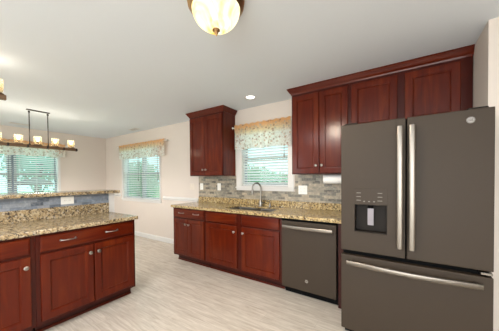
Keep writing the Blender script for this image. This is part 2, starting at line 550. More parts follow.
def panel_bm(x0, x1, z0, z1, y, t=.019, fr=.058, raised=False):
    """door slab standing proud of plane y towards -y, with recessed flat panel and bead"""
    bm = bmesh.new(); f = y - t
    def L(i, yy): return (x0 + i, x1 - i, z0 + i, z1 - i, yy)
    rect_loft(bm, [L(0, y), L(0, f + .005), L(.002, f + .0015), L(.006, f), L(fr, f), L(fr + .002, f + .004),
                   L(fr + .007, f + .0045), L(fr + .012, f + .012), L(fr + .016, f + .012), L(fr + .018, f + .010)])
    return bm
def slab_bm(x0, x1, z0, z1, y, t=.019):
    bm = bmesh.new(); f = y - t
    def L(i, yy): return (x0 + i, x1 - i, z0 + i, z1 - i, yy)
    rect_loft(bm, [L(0, y), L(0, f + .008), L(.003, f + .005), L(.007, f + .0045), L(.010, f + .001), L(.014, f)])
    return bm
def knob(parent, x, y, z, s=1.):
    bm = bmesh.new()
    add_lathe(bm, [(.009 * s, 0), (.007 * s, -.004), (.006 * s, -.013), (.013 * s, -.018), (.017 * s, -.022), (.017 * s, -.027), (.011 * s, -.031), (.002, -.0325)], (x, y, z), 18, 'y')
    return obj('knob', bm, M['nickel'], parent, True)
def pull(parent, x, y, z, w=.115):
    bm = bmesh.new()
    pts = [(x + w * (t - .5), y - .004 - .024 * math.sin(PI * t) ** .6, z) for t in [k / 14 for k in range(15)]]
    add_tube(bm, pts, .0062, 10, .0048)
    for s in (-1, 1): add_lathe(bm, [(.010, 0), (.009, -.003), (.006, -.006)], (x + s * w * .49, y, z), 14, 'y')
    return obj('pull', bm, M['nickel'], parent, True)

def sweep_crown(name, path, prof, mat, parent=None):
    """path: plan points (outer face), outward is to the right of travel; prof (out, z)"""
    bm = bmesh.new(); n = len(path); rings = []
    P = [Vector((p[0], p[1], 0)) for p in path]
    for i, p in enumerate(P):
        def nrm(a, b):
            d = (b - a).normalized(); return Vector((d.y, -d.x, 0))
        if i == 0: m = nrm(P[0], P[1])
        elif i == n - 1: m = nrm(P[-2], P[-1])
        else:
            n1, n2 = nrm(P[i - 1], p), nrm(p, P[i + 1]); m = (n1 + n2) / (1 + n1.dot(n2))
        rings.append([bm.verts.new(p + m * o + Vector((0, 0, z))) for o, z in prof])
    k = len(prof)
    for a, b in zip(rings, rings[1:]):
        for j in range(k): bm.faces.new((a[j], a[(j + 1) % k], b[(j + 1) % k], b[j]))
    bm.faces.new(rings[0]); bm.faces.new(rings[-1])
    return obj(name, bm, mat, parent)
CROWN = [(-.012, 2.362), (.006, 2.362), (.010, 2.374), (.014, 2.380), (.024, 2.392), (.036, 2.412), (.044, 2.424), (.048, 2.428), (.048, 2.438), (-.012, 2.438)]

def base_cabinet(name, label, loc, rz, w, bays, depth=.59, group=None, left_open=0, top=.874, toe=.07, open_top=False):
    """bays: list of dicts x0,x1 (drawer front), pulls, doors [(x0,x1,knob side)]"""
    root = empty(name, loc, rz, label, 'cabinet', group)
    if open_top:
        bm = bmesh.new()
        add_box(bm, 0, .018, -depth, -.004, .105, top); add_box(bm, w - .018, w, -depth, -.004, .105, top)
        add_box(bm, .018, w - .018, -.012, -.004, .105, top); add_box(bm, .018, w - .018, -depth, -.012, .105, .123)
        add_box(bm, .018, w - .018, -depth, -depth + .012, .123, top)
        obj('carcass', bm, M['woodz'], root)
    else: obj('carcass', _b(0, w, -depth, -.004, .105, top), M['woodz'], root)
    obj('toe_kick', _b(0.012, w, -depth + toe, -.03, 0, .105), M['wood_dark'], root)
    obj('shoe_molding', _b(0.012, w, -depth + toe - .014, -depth + toe, 0, .022, bev=.004), M['woodx'], root)
    y = -depth
    bm = bmesh.new()   # face frame
    st = [(0, bays[0]['x0'] + .012)] + [(bays[i]['x1'] - .012, bays[i + 1]['x0'] + .012) for i in range(len(bays) - 1)] + [(bays[-1]['x1'] - .012, w)]
    for a, b in st: add_box(bm, a, b, y - .019, y, .105, top)
    for i in range(len(st) - 1):
        a, b = st[i][1], st[i + 1][0]
        for z0, z1 in ((.105, .155), (.70, .735), (top - .03, top)): add_box(bm, a, b, y - .019, y, z0, z1)
    obj('face_frame', bm, M['wood_frame'], root)
    y -= .0195
    for bay in bays:
        d = obj('drawer_front' if not bay.get('false') else 'false_front', slab_bm(bay['x0'], bay['x1'], .722, .856, y), M['woodx'], root)
        for px in bay.get('pulls', []): pull(d, px, y - .019, .795)
        for x0, x1, ks in bay['doors']:
            dd = obj('door', panel_bm(x0, x1, .135, .702, y), M['woodz'], root)
            knob(dd, (x1 - .032) if ks > 0 else (x0 + .032), y - .019, .625)
    return root

base_cabinet('base_cabinet', 'red cherry base cabinet with two doors at the left end of the sink run', (0, 0, 0), 0, .711,
    [dict(x0=.02, x1=.692, pulls=[.21, .535], doors=[(.02, .353, 1), (.359, .692, -1)])])
base_cabinet('sink_base_cabinet', 'red cherry sink base cabinet with plain false fronts left of the dishwasher', (.713, 0, 0), 0, 1.215,
    [dict(x0=.022, x1=.573, false=1, doors=[(.022, .573, 1)]), dict(x0=.652, x1=1.19, false=1, doors=[(.652, 1.19, -1)])], open_top=True)
# filler between dishwasher and fridge
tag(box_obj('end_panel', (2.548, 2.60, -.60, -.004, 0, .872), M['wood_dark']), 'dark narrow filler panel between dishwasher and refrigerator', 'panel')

# peninsula cabinets: local x runs +y, front faces +x ; front of face frame at world x=.56
PD = .56 - .019 + .035
base_cabinet('base_cabinet', 'red cherry island cabinet with one wide drawer over two doors at the open end', (-.035, -2.462, 0), PI / 2, 2.462 - 1.60,
    [dict(x0=.030, x1=.838, pulls=[.225, .605], doors=[(.030, .430, 1), (.438, .838, -1)])], depth=PD, toe=.085)
base_cabinet('base_cabinet', 'red cherry island cabinet cut off by the left edge of the photo', (-.035, -3.07, 0), PI / 2, 3.07 - 2.464,
    [dict(x0=.02, x1=.575, pulls=[.30], doors=[(.02, .575, 1)])], depth=PD, toe=.085)

def wall_cabinet(label, x0, x1, z0, doors, crown_path=None, dz0=.01, dtop=2.335, knobs=True, ytop=2.437):
    w = x1 - x0
    root = empty('wall_cabinet', (x0, 0, 0), 0, label, 'cabinet')
    D = .30
    obj('carcass', _b(0, w, -D, -.003, z0, 2.43), M['woodz'], root)
    bm = bmesh.new()
    st = [(0, doors[0][0] + .014)]
    for a, b in zip(doors, doors[1:]):
        if b[0] - a[1] > .02: st.append((a[1] - .014, b[0] + .014))
    st.append((doors[-1][1] - .014, w))
    for a, b in st: add_box(bm, a, b, -D - .019, -D, z0, 2.43)
    for a, b in zip(st, st[1:]):
        add_box(bm, a[1], b[0], -D - .019, -D, z0, z0 + .04); add_box(bm, a[1], b[0], -D - .019, -D, 2.31, 2.43)
    obj('face_frame', bm, M['wood_frame'], root)
    for a, b, ks in doors:
        d = obj('door', panel_bm(a, b, z0 + dz0, dtop, -D - .0195), M['woodz'], root)
        if knobs: knob(d, (b - .030) if ks > 0 else (a + .030), -D - .0385, z0 + .10)
    return root
r = wall_cabinet('tall red cherry wall cabinet left of the sink window', .0925, .8218, 1.377, [(.012, .356, 1), (.362, .717, -1)])
cr = sweep_crown('crown_moulding', [(0, -.001), (0, -.319), (.7293, -.319), (.7293, -.001)], CROWN, M['woodx'], r)
wall_cabinet('tall red cherry wall cabinet right of the sink window', 1.939, 2.603, 1.377, [(.012, .340, 1), (.346, .652, -1)])
wall_cabinet('reddish cherry wall cabinet above the refrigerator', 2.605, 3.580, 1.835, [(.022, .438, 1), (.497, .897, -1)], knobs=False)
c2 = sweep_crown('crown_moulding', [(1.939, -.001), (1.939, -.319), (3.582, -.319)], CROWN, M['woodx'])
tag(c2, 'long cherry crown moulding running over the right-hand wall cabinets', 'moulding')

# ------------------------------------------------------------------ worktops
SX0, SX1, SY0, SY1 = .99, 1.73, -.53, -.14
root = empty('granite_worktop', (0, 0, 0), 0, 'speckled gold granite worktop with low splash along the sink wall', 'worktop')
bm = bmesh.new()
T0, T1 = .876, .914
def slab_hole(bm, x0, x1, y0, y1, hx0, hx1, hy0, hy1, z0, z1):
    o = [(x0, y0), (x1, y0), (x1, y1), (x0, y1)]; h = [(hx0, hy0), (hx1, hy0), (hx1, hy1), (hx0, hy1)]
    V = {}
    for k, z in enumerate((z0, z1)):
        V['o', k] = [bm.verts.new((*p, z)) for p in o]; V['h', k] = [bm.verts.new((*p, z)) for p in h]
    for i in range(4):
        j = (i + 1) % 4
        for k in (0, 1): bm.faces.new((V['o', k][i], V['o', k][j], V['h', k][j], V['h', k][i]))
        bm.faces.new((V['o', 0][i], V['o', 0][j], V['o', 1][j], V['o', 1][i]))
        bm.faces.new((V['h', 0][i], V['h', 0][j], V['h', 1][j], V['h', 1][i]))
slab_hole(bm, -.02, 2.60, -.65, -.003, SX0, SX1, SY0, SY1, T0, T1)
w = obj('slab', bm, M['granite'], root)
bv = w.modifiers.new('bevel', 'BEVEL'); bv.width = .006; bv.segments = 3; bv.limit_method = 'ANGLE'
box = obj('granite_splash', _b(-.02, 2.62, -.022, -.003, .914, 1.005, bev=.002), M['granite'], root)

# tiles: two lengths either side of the window casing plus the strip beneath
def tile_field():
    bm = bmesh.new()
    add_box(bm, -.02, .834, -.012, -.001, 1.0055, 1.376)
    add_box(bm, .834, 1.856, -.012, -.001, 1.0055, 1.141)
    add_box(bm, 1.856, 2.72, -.012, -.001, 1.0055, 1.376)
    return bm
tag(obj('tile_backsplash', tile_field(), M['tile']), 'grey slate mosaic tile backsplash on the sink wall under the cabinets', 'backsplash')

root = empty('granite_worktop', (0, 0, 0), 0, 'speckled tan granite worktop on the island cabinets', 'worktop')
w = obj('slab', _b(-.037, .596, IY0, IY1, T0, T1, bev=.006), M['granite_bar'], root)
obj('granite_splash', _b(-.038, -.020, IY0, -1.60, .9145, 1.035, bev=.002), M['granite_bar'], root)
tag(obj('tile_backsplash', _b(-.0395, -.029, IY0, -1.60, 1.0355, 1.154), M['tile_bar']), 'blue grey slate tile strip under the raised bar', 'backsplash')
tag(obj('bar_top', _b(-.36, .045, IY0 - .03, -1.49, 1.1565, 1.192, bev=.006), M['granite_bar']), 'raised granite bar top above the island worktop', 'bar top')

# ------------------------------------------------------------------ sink + faucet
def basin(bm, x0, x1, y0, y1, zt, d):
    ins = [(0, zt), (.0, zt - .02), (.012, zt - d + .03), (.035, zt - d + .006), (.08, zt - d)]
    rings = []
    seg = 6
    for i, (k, z) in enumerate(ins):
        rr = .035
        pts = []
        for cx, cy, a0 in ((x1 - k - rr, y1 - k - rr, 0), (x0 + k + rr, y1 - k - rr, 90), (x0 + k + rr, y0 + k + rr, 180), (x1 - k - rr, y0 + k + rr, 270)):
            for s in range(seg + 1):
                an = R(a0 + 90 * s / seg); pts.append((cx + rr * math.cos(an), cy + rr * math.sin(an), z))
        rings.append([bm.verts.new(p) for p in pts])
    n = len(rings[0])
    for a, b in zip(rings, rings[1:]):
        for k in range(n): bm.faces.new((a[k], a[(k + 1) % n], b[(k + 1) % n], b[k]))
    bm.faces.new(rings[-1])
root = empty('kitchen_sink', ((SX0 + SX1) / 2, (SY0 + SY1) / 2, .68), 0, 'undermount stainless double bowl sink set in the granite below the window', 'sink')
ox, oy = root.location.x, root.location.y
xm = (SX0 + SX1) / 2
for x0, x1 in ((SX0 + .002, xm - .012), (xm + .012, SX1 - .002)):
    bm = bmesh.new(); basin(bm, x0 - ox, x1 - ox, SY0 + .002 - oy, SY1 - .002 - oy, .893 - .68, .19)
    bb = obj('bowl', bm, M['sinksteel'], root, True)
    so = bb.modifiers.new('thick', 'SOLIDIFY'); so.thickness = .0015; so.offset = 0
    bm = bmesh.new(); add_lathe(bm, [(.038, 0), (.036, .004), (.02, .003), (.018, .001)], ((x0 + x1) / 2 - ox, 0, .024), 20)
    obj('drain', bm, M['nickel'], root, True)
obj('divider', _b(-.0125, .0125, SY0 + .002 - oy, SY1 - .002 - oy, .14, .20, bev=.004), M['sinksteel'], root)

root = empty('kitchen_faucet', (1.345, -.085, .914), 0, 'tall brushed nickel gooseneck faucet behind the sink', 'faucet')
bm = bmesh.new(); add_lathe(bm, [(.032, 0), (.032, .006), (.026, .010), (.024, .055), (.020, .075), (.0135, .09)], (0, 0, .0005), 24)
obj('faucet_base', bm, M['nickel'], root, True)
dirv = Vector((-.45, -.9, 0)).normalized()
pts = [(0, 0, .08), (0, 0, .20), (0, 0, .275)]
rr = .072
for k in range(1, 13):
    a = PI * k / 12
    c = dirv * rr * (1 - math.cos(a))
    pts.append((c.x, c.y, .275 + rr * math.sin(a)))
e = dirv * 2 * rr
pts += [(e.x, e.y, .24)]
bm = bmesh.new(); add_tube(bm, pts, .0115, 14)
obj('spout', bm, M['nickel'], root, True)
bm = bmesh.new(); add_lathe(bm, [(.0125, .02), (.017, .01), (.018, -.045), (.0165, -.052), (.012, -.053)], (e.x, e.y, .235), 18)
obj('spray_head', bm, M['nickel'], root, True)
bm = bmesh.new(); add_lathe(bm, [(.014, 0), (.014, .03), (.011, .034)], (.018, 0, .05), 16, 'x')
add_tube(bm, [(.045, 0, .05), (.060, -.006, .065), (.085, -.02, .105)], .0065, 10)
obj('faucet_handle', bm, M['nickel'], root, True)
root = empty('soap_dispenser', (1.50, -.085, .914), 0, 'small nickel soap pump on the granite right of the faucet', 'soap dispenser')
bm = bmesh.new(); add_lathe(bm, [(.020, 0), (.020, .005), (.014, .010), (.012, .040), (.007, .045), (.006, .062)], (0, 0, .0005), 18)
obj('collar', bm, M['nickel'], root, True)
bm = bmesh.new(); add_tube(bm, [(0, 0, .062), (0, 0, .078), (-.01, -.02, .084), (-.02, -.055, .078)], .0055, 10)
obj('nozzle', bm, M['nickel'], root, True)

# ------------------------------------------------------------------ appliance handles
def bowed_handle(bm, a, b, out, bow, ra, rb, n=20):
    """a,b: ends on the door face; out: outward vector"""
    a, b, out = Vector(a), Vector(b), Vector(out)
    pts = [a + (b - a) * t + out * (.042 + bow * math.sin(PI * t)) for t in [k / n for k in range(n + 1)]]
    # flattened oval bar, wide side across `side`
    t = (b - a).normalized(); side = t.cross(out).normalized()
    rings = []
    for i, p in enumerate(pts):
        s = 1 if 0 < i < n else .9
        ring = []
        for k in range(16):
            an = 2 * PI * k / 16
            ca, sa = math.cos(an), math.sin(an)
            q = .6
            ring.append(bm.verts.new(p + side * ra * s * math.copysign(abs(ca) ** q, ca) + out * rb * s * math.copysign(abs(sa) ** q, sa)))
        rings.append(ring)
    for u, v in zip(rings, rings[1:]):
        for k in range(16): bm.faces.new((u[k], u[(k + 1) % 16], v[(k + 1) % 16], v[k]))
    bm.faces.new(rings[0]); bm.faces.new(rings[-1])
    for p in (a + t * .03, b - t * .03):
        add_tube(bm, [p, p + out * .04], ra * .6, 12)

def logo(parent, x, y, z, r):
    bm = bmesh.new(); add_lathe(bm, [(r, 0), (r, -.0015), (r * .97, -.002), (.001, -.002)], (x, y, z), 32, 'y')
    d = obj('emblem', bm, M['logo'], parent, True); d['label'] = 'round silver maker emblem'
    bm = bmesh.new()
    n = 32
    vs = []
    for rad in (r * .90, r * .82):
        vs.append([bm.verts.new((x + rad * math.cos(2 * PI * k / n), y - .0024, z + rad * math.sin(2 * PI * k / n))) for k in range(n)])
    for k in range(n): bm.faces.new((vs[0][k], vs[0][(k + 1) % n], vs[1][(k + 1) % n], vs[1][k]))
    obj('emblem_ring', bm, M['slate'], d)
    text_obj('emblem_letters', 'GE', r * .95, M['slate'], d, (x, y - .0023, z), (PI / 2, 0, 0), .0003)

# ------------------------------------------------------------------ dishwasher
DX0, DX1 = 1.936, 2.536
root = empty('dishwasher', (DX0, -.58, 0), 0, 'slate grey dishwasher with a long bar handle beside the refrigerator', 'dishwasher')
w = DX1 - DX0
obj('tub', _b(.006, w + .008, 0, .55, .10, .868), M['black'], root)
obj('door', _b(0, w, -.05, -.001, .088, .845, bev=.005), M['slate'], root)
obj('control_strip', _b(.004, w - .004, -.038, -.001, .846, .868, bev=.002), M['black'], root)
obj('kick_plate', _b(.01, w + .008, .03, .05, 0.002, .099), M['black'], root)
bm = bmesh.new(); bowed_handle(bm, (.03, -.05, .787), (w - .03, -.05, .787), (0, -1, 0), .012, .019, .010)
obj('handle', bm, M['steel'], root, True)
logo(root, .292, -.050, .205, .018)

# ------------------------------------------------------------------ refrigerator
FX0, FX1 = 2.652, 3.560
root = empty('refrigerator', (FX0, -.88, 0), 0, 'slate grey french door refrigerator with freezer drawer and dispenser', 'refrigerator')
w = FX1 - FX0
obj('cabinet_body', _b(.004, w - .004, 0, .84, .03, 1.755), M['slate_dark'], root)
obj('kick_grille', _b(.02, w - .02, -.05, 0, .006, .045), M['black'], root)
mid = 3.104 - FX0
def door_with_hole(x0, x1, y0, y1, z0, z1, hx0, hx1, hz0, hz1, d):
    bm = bmesh.new()
    def q(a, b, y): return [bm.verts.new(p) for p in ((a[0], y, a[1]), (b[0], y, a[1]), (b[0], y, b[1]), (a[0], y, b[1]))]
    of = q((x0, z0), (x1, z1), y0); ob = q((x0, z0), (x1, z1), y1)
    hf = q((hx0, hz0), (hx1, hz1), y0); hb = q((hx0, hz0), (hx1, hz1), y0 + d)
    for i in range(4):
        j = (i + 1) % 4
        bm.faces.new((of[i], of[j], hf[j], hf[i])); bm.faces.new((of[i], of[j], ob[j], ob[i])); bm.faces.new((hf[i], hf[j], hb[j], hb[i]))
    bm.faces.new(ob); bm.faces.new(hb)
    return bm
DZ0, DZ1 = .722, 1.770
ld = obj('left_door', door_with_hole(0, mid - .005, -.097, -.004, DZ0, DZ1, .104, .332, .885, 1.110, .07), M['slate'], root)
rd = obj('right_door', _b(mid + .005, w, -.097, -.004, DZ0, DZ1), M['slate'], root)
fz = obj('freezer_drawer', _b(0, w, -.097, -.004, .05, .682), M['slate'], root)
for o in (ld, rd, fz):
    bv = o.modifiers.new('bevel', 'BEVEL'); bv.width = .005; bv.segments = 3; bv.limit_method = 'ANGLE'; bv.angle_limit = R(40)
obj('gasket', _b(.008, w - .008, -.045, -.001, .678, .726), M['black'], root)
obj('centre_gasket', _b(mid - .008, mid + .008, -.06, -.003, .72, 1.765), M['black'], root)
obj('hinge_bracket', _b(w - .06, w - .004, -.10, -.03, .696, .712, bev=.003), M['steel'], root)
obj('hinge_cover', _b(.02, .12, -.06, .06, 1.7715, 1.788, bev=.006), M['slate_dark'], root)
obj('hinge_cover', _b(w - .12, w - .02, -.06, .06, 1.7715, 1.788, bev=.006), M['slate_dark'], root)
for d, x in ((ld, 3.065 - FX0), (rd, 3.138 - FX0)):
    bm = bmesh.new(); bowed_handle(bm, (x, -.097, .80), (x, -.097, 1.705), (0, -1, 0), .008, .019, .010)
    obj('handle', bm, M['steel'], d, True)
bm = bmesh.new(); bowed_handle(bm, (.05, -.097, .630), (w - .055, -.097, .630), (0, -1, 0), .035, .019, .010)
obj('handle', bm, M['steel'], fz, True)
logo(rd, 3.448 - FX0, -.097, 1.700, .021)
# dispenser
pn = obj('control_panel', _b(.100, .336, -.0995, -.097, 1.112, 1.240, bev=.001), M['slate'], ld)
for zz in (1.205, 1.175, 1.145):
    for xx in (.135, .285): obj('panel_print', _b(xx - .016, xx + .016, -.1002, -.0994, zz - .003, zz + .003), M['mark'], pn)
for xx in (.175, .21, .245): obj('panel_print', _b(xx - .006, xx + .006, -.1002, -.0994, 1.133, 1.142), M['mark'], pn)
obj('dispenser_recess', _b(.1045, .3315, -.0275, -.0262, .8855, 1.1095), M['slate_dark'], ld)
bm = bmesh.new()
add_box(bm, .1045, .1075, -.096, -.028, .8855, 1.1095); add_box(bm, .3285, .3315, -.096, -.028, .8855, 1.1095)
add_box(bm, .1075, .3285, -.096, -.028, 1.1065, 1.1095)
obj('dispenser_liner', bm, M['slate_dark'], ld)
obj('drip_tray', _b(.1075, .3285, -.094, -.028, .8855, .893, bev=.002), M['slate_dark'], ld)
bm = bmesh.new(); add_lathe(bm, [(.020, .0), (.018, -.02), (.012, -.028)], (.217, -.062, 1.106), 16)
add_box(bm, .200, .234, -.045, -.040, .96, 1.08, .002)
obj('dispenser_paddle', bm, M['black'], ld)
bm = bmesh.new()
n = 10
rows = []
for k in range(n + 1):
    t = k / n; z = 1.080 - .135 * t; y = -.078 - .006 * math.sin(PI * t)
    rows.append([bm.verts.new((x, yy, z)) for x, yy in ((.198, y), (.240, y + .003), (.240, y + .0042), (.198, y + .0012))])
for a_, b_ in zip(rows, rows[1:]):
    for k in range(4): bm.faces.new((a_[k], a_[(k + 1) % 4], b_[(k + 1) % 4], b_[k]))
bm.faces.new(rows[0]); bm.faces.new(rows[-1])
add_tube(bm, [(.219, -.078, 1.079), (.219, -.070, 1.09), (.219, -.064, 1.1)], .0015, 6)
t = obj('paper_tag', bm, M['tag'], None, loc=(FX0, -.88, 0))
tag(t, 'pale paper tag hanging in the refrigerator dispenser', 'tag')

# ------------------------------------------------------------------ plates, towel roll
def plate(name, loc, rz, w, h, gangs, mat, label, cat, kind='outlet', horiz=False, group=None):
    root = empty(name, loc, rz, label, cat, group)
    obj('cover_plate', _b(-w / 2, w / 2, -.006, -.0005, -h / 2, h / 2, bev=.002), mat, root)
    for g in range(gangs):
        cx = (g - (gangs - 1) / 2) * .046
        if kind == 'switch':
            obj('toggle', _b(cx - .016, cx + .016, -.010, -.006, -.033, .033, bev=.002), mat, root)
        else:
            for s in (-1, 1):
                dx, dz = (s * .021, 0) if horiz else (0, s * .021)
                bm = bmesh.new()
                add_box(bm, cx + dx - .015, cx + dx + .015, -.008, -.006, dz - .015, dz + .015, .003)
                rc = obj('receptacle', bm, mat, root)
                bm = bmesh.new()
                for k in (-1, 1): add_box(bm, cx + dx + k * .006 - .001, cx + dx + k * .006 + .001, -.0085, -.008, dz - .004, dz + .006)
                obj('slots', bm, M['slot'], rc)
    return root
plate('light_switch', (-.21, 0, 1.185), 0, .118, .118, 2, M['almond'], 'beige double switch plate on the wall left of the backsplash', 'switch', 'switch')
plate('wall_outlet', (.055, -.012, 1.19), 0, .075, .118, 1, M['plate'], 'white outlet on the backsplash nearest its left end', 'outlet')
plate('light_switch', (.475, -.012, 1.19), 0, .075, .122, 1, M['plate'], 'white single switch on the tiles just left of the sink window', 'switch', 'switch')
plate('wall_outlet', (1.967, -.012, 1.168), 0, .125, .120, 2, M['plate'], 'white double outlet plate on the tiles right of the sink window', 'outlet')
plate('wall_outlet', (-.029, -2.04, 1.100), PI / 2, .122, .085, 1, M['plate'], 'white horizontal outlet on the tile strip under the bar', 'outlet', horiz=True)

root = empty('paper_towel_holder', (2.29, -.17, 1.376), 0, 'paper towel holder bracket under the wall cabinet right of the window', 'holder')
bm = bmesh.new()
for x in (0, .30):
    add_box(bm, x - .003, x + .003, -.02, .02, -.075, -.001, .001)
add_tube(bm, [(.003, 0, -.062), (.297, 0, -.062)], .006, 10)
obj('bracket', bm, M['nickel'], root)
bm = bmesh.new()
add_lathe(bm, [(.018, .006), (.054, .006), (.056, .010), (.056, .288), (.054, .292), (.018, .292), (.018, .006)], (0, 0, 0), 32, 'x', cap=False)
o = obj('paper_towel_roll', bm, M['paper'], None, True, loc=(2.29, -.17, 1.314))
tag(o, 'white paper towel roll hung under the cabinet beside the refrigerator', 'paper towels')

# ------------------------------------------------------------------ valances
def valance(loc, rz, w, zt, zb, label, flabel):
    rod = empty('curtain_rod', loc, rz, flabel, 'curtain rod')
    bm = bmesh.new(); add_tube(bm, [(-.03, -.075, zt - .035), (w + .03, -.075, zt - .035)], .007, 10)
    for x in (-.015, w + .015): add_box(bm, x - .006, x + .006, -.075, -.0005, zt - .045, zt - .030)
    obj('rod', bm, M['plate'], rod, True)
    for s, x in ((-1, -.03), (1, w + .03)):
        bm = bmesh.new(); add_lathe(bm, [(.007, 0), (.014, s * .008), (.017, s * .018), (.012, s * .03), (.003, s * .035)], (x, -.075, zt - .035), 14, 'x')
        obj('finial', bm, M['plate'], rod, True)
    bm = bmesh.new()
    nx, nz = int(w / .009), 14
    g = []
    ph = random.random() * 6
    for i in range(nx + 1):
        u = i / nx * w; col = []
        for j in range(nz + 1):
            t = j / nz
            amp = .002 + .006 * min(1, abs(t - .09) * 3)
            y = -.075 - .011 + amp * math.sin(u * 62 + ph + .9 * math.sin(u * 11)) + .004 * math.sin(u * 23 + t * 3)
            if t < .16: y = min(y, -.086) if t > .02 else y
            bot = zb + .010 * math.sin(u * 17 + ph)
            z = zt + .006 * math.sin(u * 62) * (1 - t) + (bot - zt) * t
            col.append(bm.verts.new((u, y, z)))
        g.append(col)
    for i in range(nx):
        for j in range(nz): bm.faces.new((g[i][j], g[i + 1][j], g[i + 1][j + 1], g[i][j + 1]))
    o = obj('valance', bm, M['fabric'], None, True)
    o.location = loc; o.rotation_euler = (0, 0, rz)
    tag(o, label, 'valance')
valance((.865, 0, 0), 0, .965, 2.178, 1.79, 'floral gathered valance with orange header over the kitchen sink window', 'white curtain rod over the sink window')
valance((-2.70, 0, 0), 0, 1.79, 2.16, 1.82, 'pale floral gathered valance over the double window beside the room corner', 'white curtain rod over the double window beside the room corner')
valance((XL, -2.68, 0), PI / 2, 1.74, 2.16, 1.85, 'pale floral gathered valance behind the dining chandelier', 'white curtain rod of the far window behind the chandelier')

# ------------------------------------------------------------------ lamps
root = empty('flush_ceiling_light', (2.115, -1.95, H), 0, 'lit amber glass dome ceiling light with brass rim and finial', 'ceiling light')
bm = bmesh.new(); add_lathe(bm, [(.05, -.0005), (.172, -.0005), (.178, -.010), (.176, -.020), (.166, -.026), (.170, -.034), (.172, -.042), (.162, -.050), (.156, -.058), (.150, -.060), (.146, -.054)], (0, 0, 0), 48, cap=False)
obj('rim', bm, M['brass'], root, True)
bm = bmesh.new()
pr = [(.150, -.052)]
for k in range(1, 15):
    a = PI / 2 * k / 15; pr.append((.150 * math.cos(a) ** .95, -.052 - .130 * math.sin(a)))
pr.append((.006, -.182))
add_lathe(bm, pr, (0, 0, 0), 48, cap=False)
obj('glass_dome', bm, M['dome'], root, True)
bm = bmesh.new(); add_lathe(bm, [(.022, -.178), (.024, -.186), (.014, -.192), (.010, -.198), (.012, -.203), (.006, -.210), (.004, -.218), (.001, -.222)], (0, 0, 0), 20)
obj('finial', bm, M['brass'], root, True)
def point(name, loc, power, color, rad=.05, parent=None):
    l = bpy.data.lights.new(name, 'POINT'); l.energy = power; l.color = color; l.shadow_soft_size = rad
    o = bpy.data.objects.new(name, l); COL.objects.link(o); o.location = loc
    if parent: o.parent = parent
    return o
dl = bpy.data.lights.new('dome_lamp', 'SPOT'); dl.energy = 52; dl.color = (1, .86, .68); dl.spot_size = R(178); dl.spot_blend = .25; dl.shadow_soft_size = .12
dlo = bpy.data.objects.new('dome_lamp', dl); COL.objects.link(dlo); dlo.location = (0, 0, -.26); dlo.parent = root

root = empty('recessed_ceiling_light', (1.375, -.40, H), 0, 'small round recessed downlight near the sink window', 'recessed light')
bm = bmesh.new(); add_lathe(bm, [(.058, -.002), (.062, -.006), (.078, -.005), (.080, -.0005)], (0, 0, 0), 32, cap=False)
obj('trim_ring', bm, M['trim'], root, True)
bm = bmesh.new(); add_lathe(bm, [(.059, -.0012), (.059, -.003)], (0, 0, 0), 32)
obj('lens', bm, M['can'], root)
sp = bpy.data.lights.new('downlight', 'SPOT'); sp.energy = 8; sp.color = (1, .90, .74); sp.spot_size = R(110); sp.spot_blend = .8; sp.shadow_soft_size = .05
so = bpy.data.objects.new('downlight', sp); COL.objects.link(so); so.location = (0, 0, -.02); so.parent = root

def chandelier(loc, zb, label, watt=1.5, caps=(-1, 1), spot=80):
    """runs along world y; loc = centre of the beam in plan"""
    root = empty('linear_chandelier', (loc[0], loc[1], 0), PI / 2, label, 'chandelier')
    L = .515
    obj('beam', _b(-L, L, -.022, .022, zb - .022, zb + .022, bev=.004), M['rustic'], root)
    for s in caps:
        bm = bmesh.new(); add_lathe(bm, [(.010, 0), (.027, s * .004), (.027, s * .026), (.016, s * .034), (.004, s * .036)], (s * (L - .004), 0, zb), 18, 'x')
        obj('end_cap', bm, M['bronze'], root, True)
    obj('ceiling_canopy', _b(-.13, .16, -.022, .022, H - .014, H - .0005, bev=.004), M['bronze'], root)
    for s in (-1, 1):
        bm = bmesh.new()
        x = s * .115 + .018
        add_tube(bm, [(x, 0, zb + .01), (x, 0, H - .05)], .0065, 10)
        add_lathe(bm, [(.010, 0), (.014, .006), (.014, .020), (.009, .028)], (x, 0, H - .052), 14)
        add_lathe(bm, [(.014, -.010), (.014, .014), (.008, .022)], (x, 0, zb + .02), 14)
        obj('rod', bm, M['bronze'], root, True)
    if spot:
        l = bpy.data.lights.new('chandelier_fill_spot', 'SPOT'); l.energy = spot; l.color = (1, .95, .90)  # spot added below the beam to brighten floor and walls
        l.spot_size = R(172); l.spot_blend = .35; l.shadow_soft_size = .15
        o = bpy.data.objects.new('chandelier_fill_spot', l); COL.objects.link(o); o.location = (0, 0, zb - .06); o.parent = root
    for x in (-.34, -.12, .12, .34): obj('strap', _b(x - .012, x + .012, -.025, .025, zb - .025, zb + .025, bev=.002), M['bronze'], root)
    for k in range(5):
        x = (k - 2) * .225
        bm = bmesh.new(); add_lathe(bm, [(.056, 0), (.054, .006), (.040, .016), (.022, .026), (.014, .032), (.014, .055), (.010, .058)], (x, 0, zb + .0215), 20)
        h = obj('lamp_holder', bm, M['rustic'], root, True)
        bm = bmesh.new()
        add_lathe(bm, [(.040, .018), (.046, .024), (.050, .06), (.050, .135), (.048, .135), (.048, .06), (.044, .026), (.038, .020)], (x, 0, zb + .0215), 24, cap=False)
        obj('glass_shade', bm, M['shade'], root, True)
        bm = bmesh.new(); add_lathe(bm, [(.008, .058), (.012, .062), (.024, .085), (.026, .10), (.018, .12), (.004, .128)], (x, 0, zb + .0215), 16)
        obj('bulb', bm, M['bulb'], root, True)
        point('candle_lamp', (x, 0, zb + .19), watt, (1, .90, .76), .06, root)
    return root
chandelier((-1.74, -1.86), 1.865, 'five-light linear chandelier on two rods before the far window')
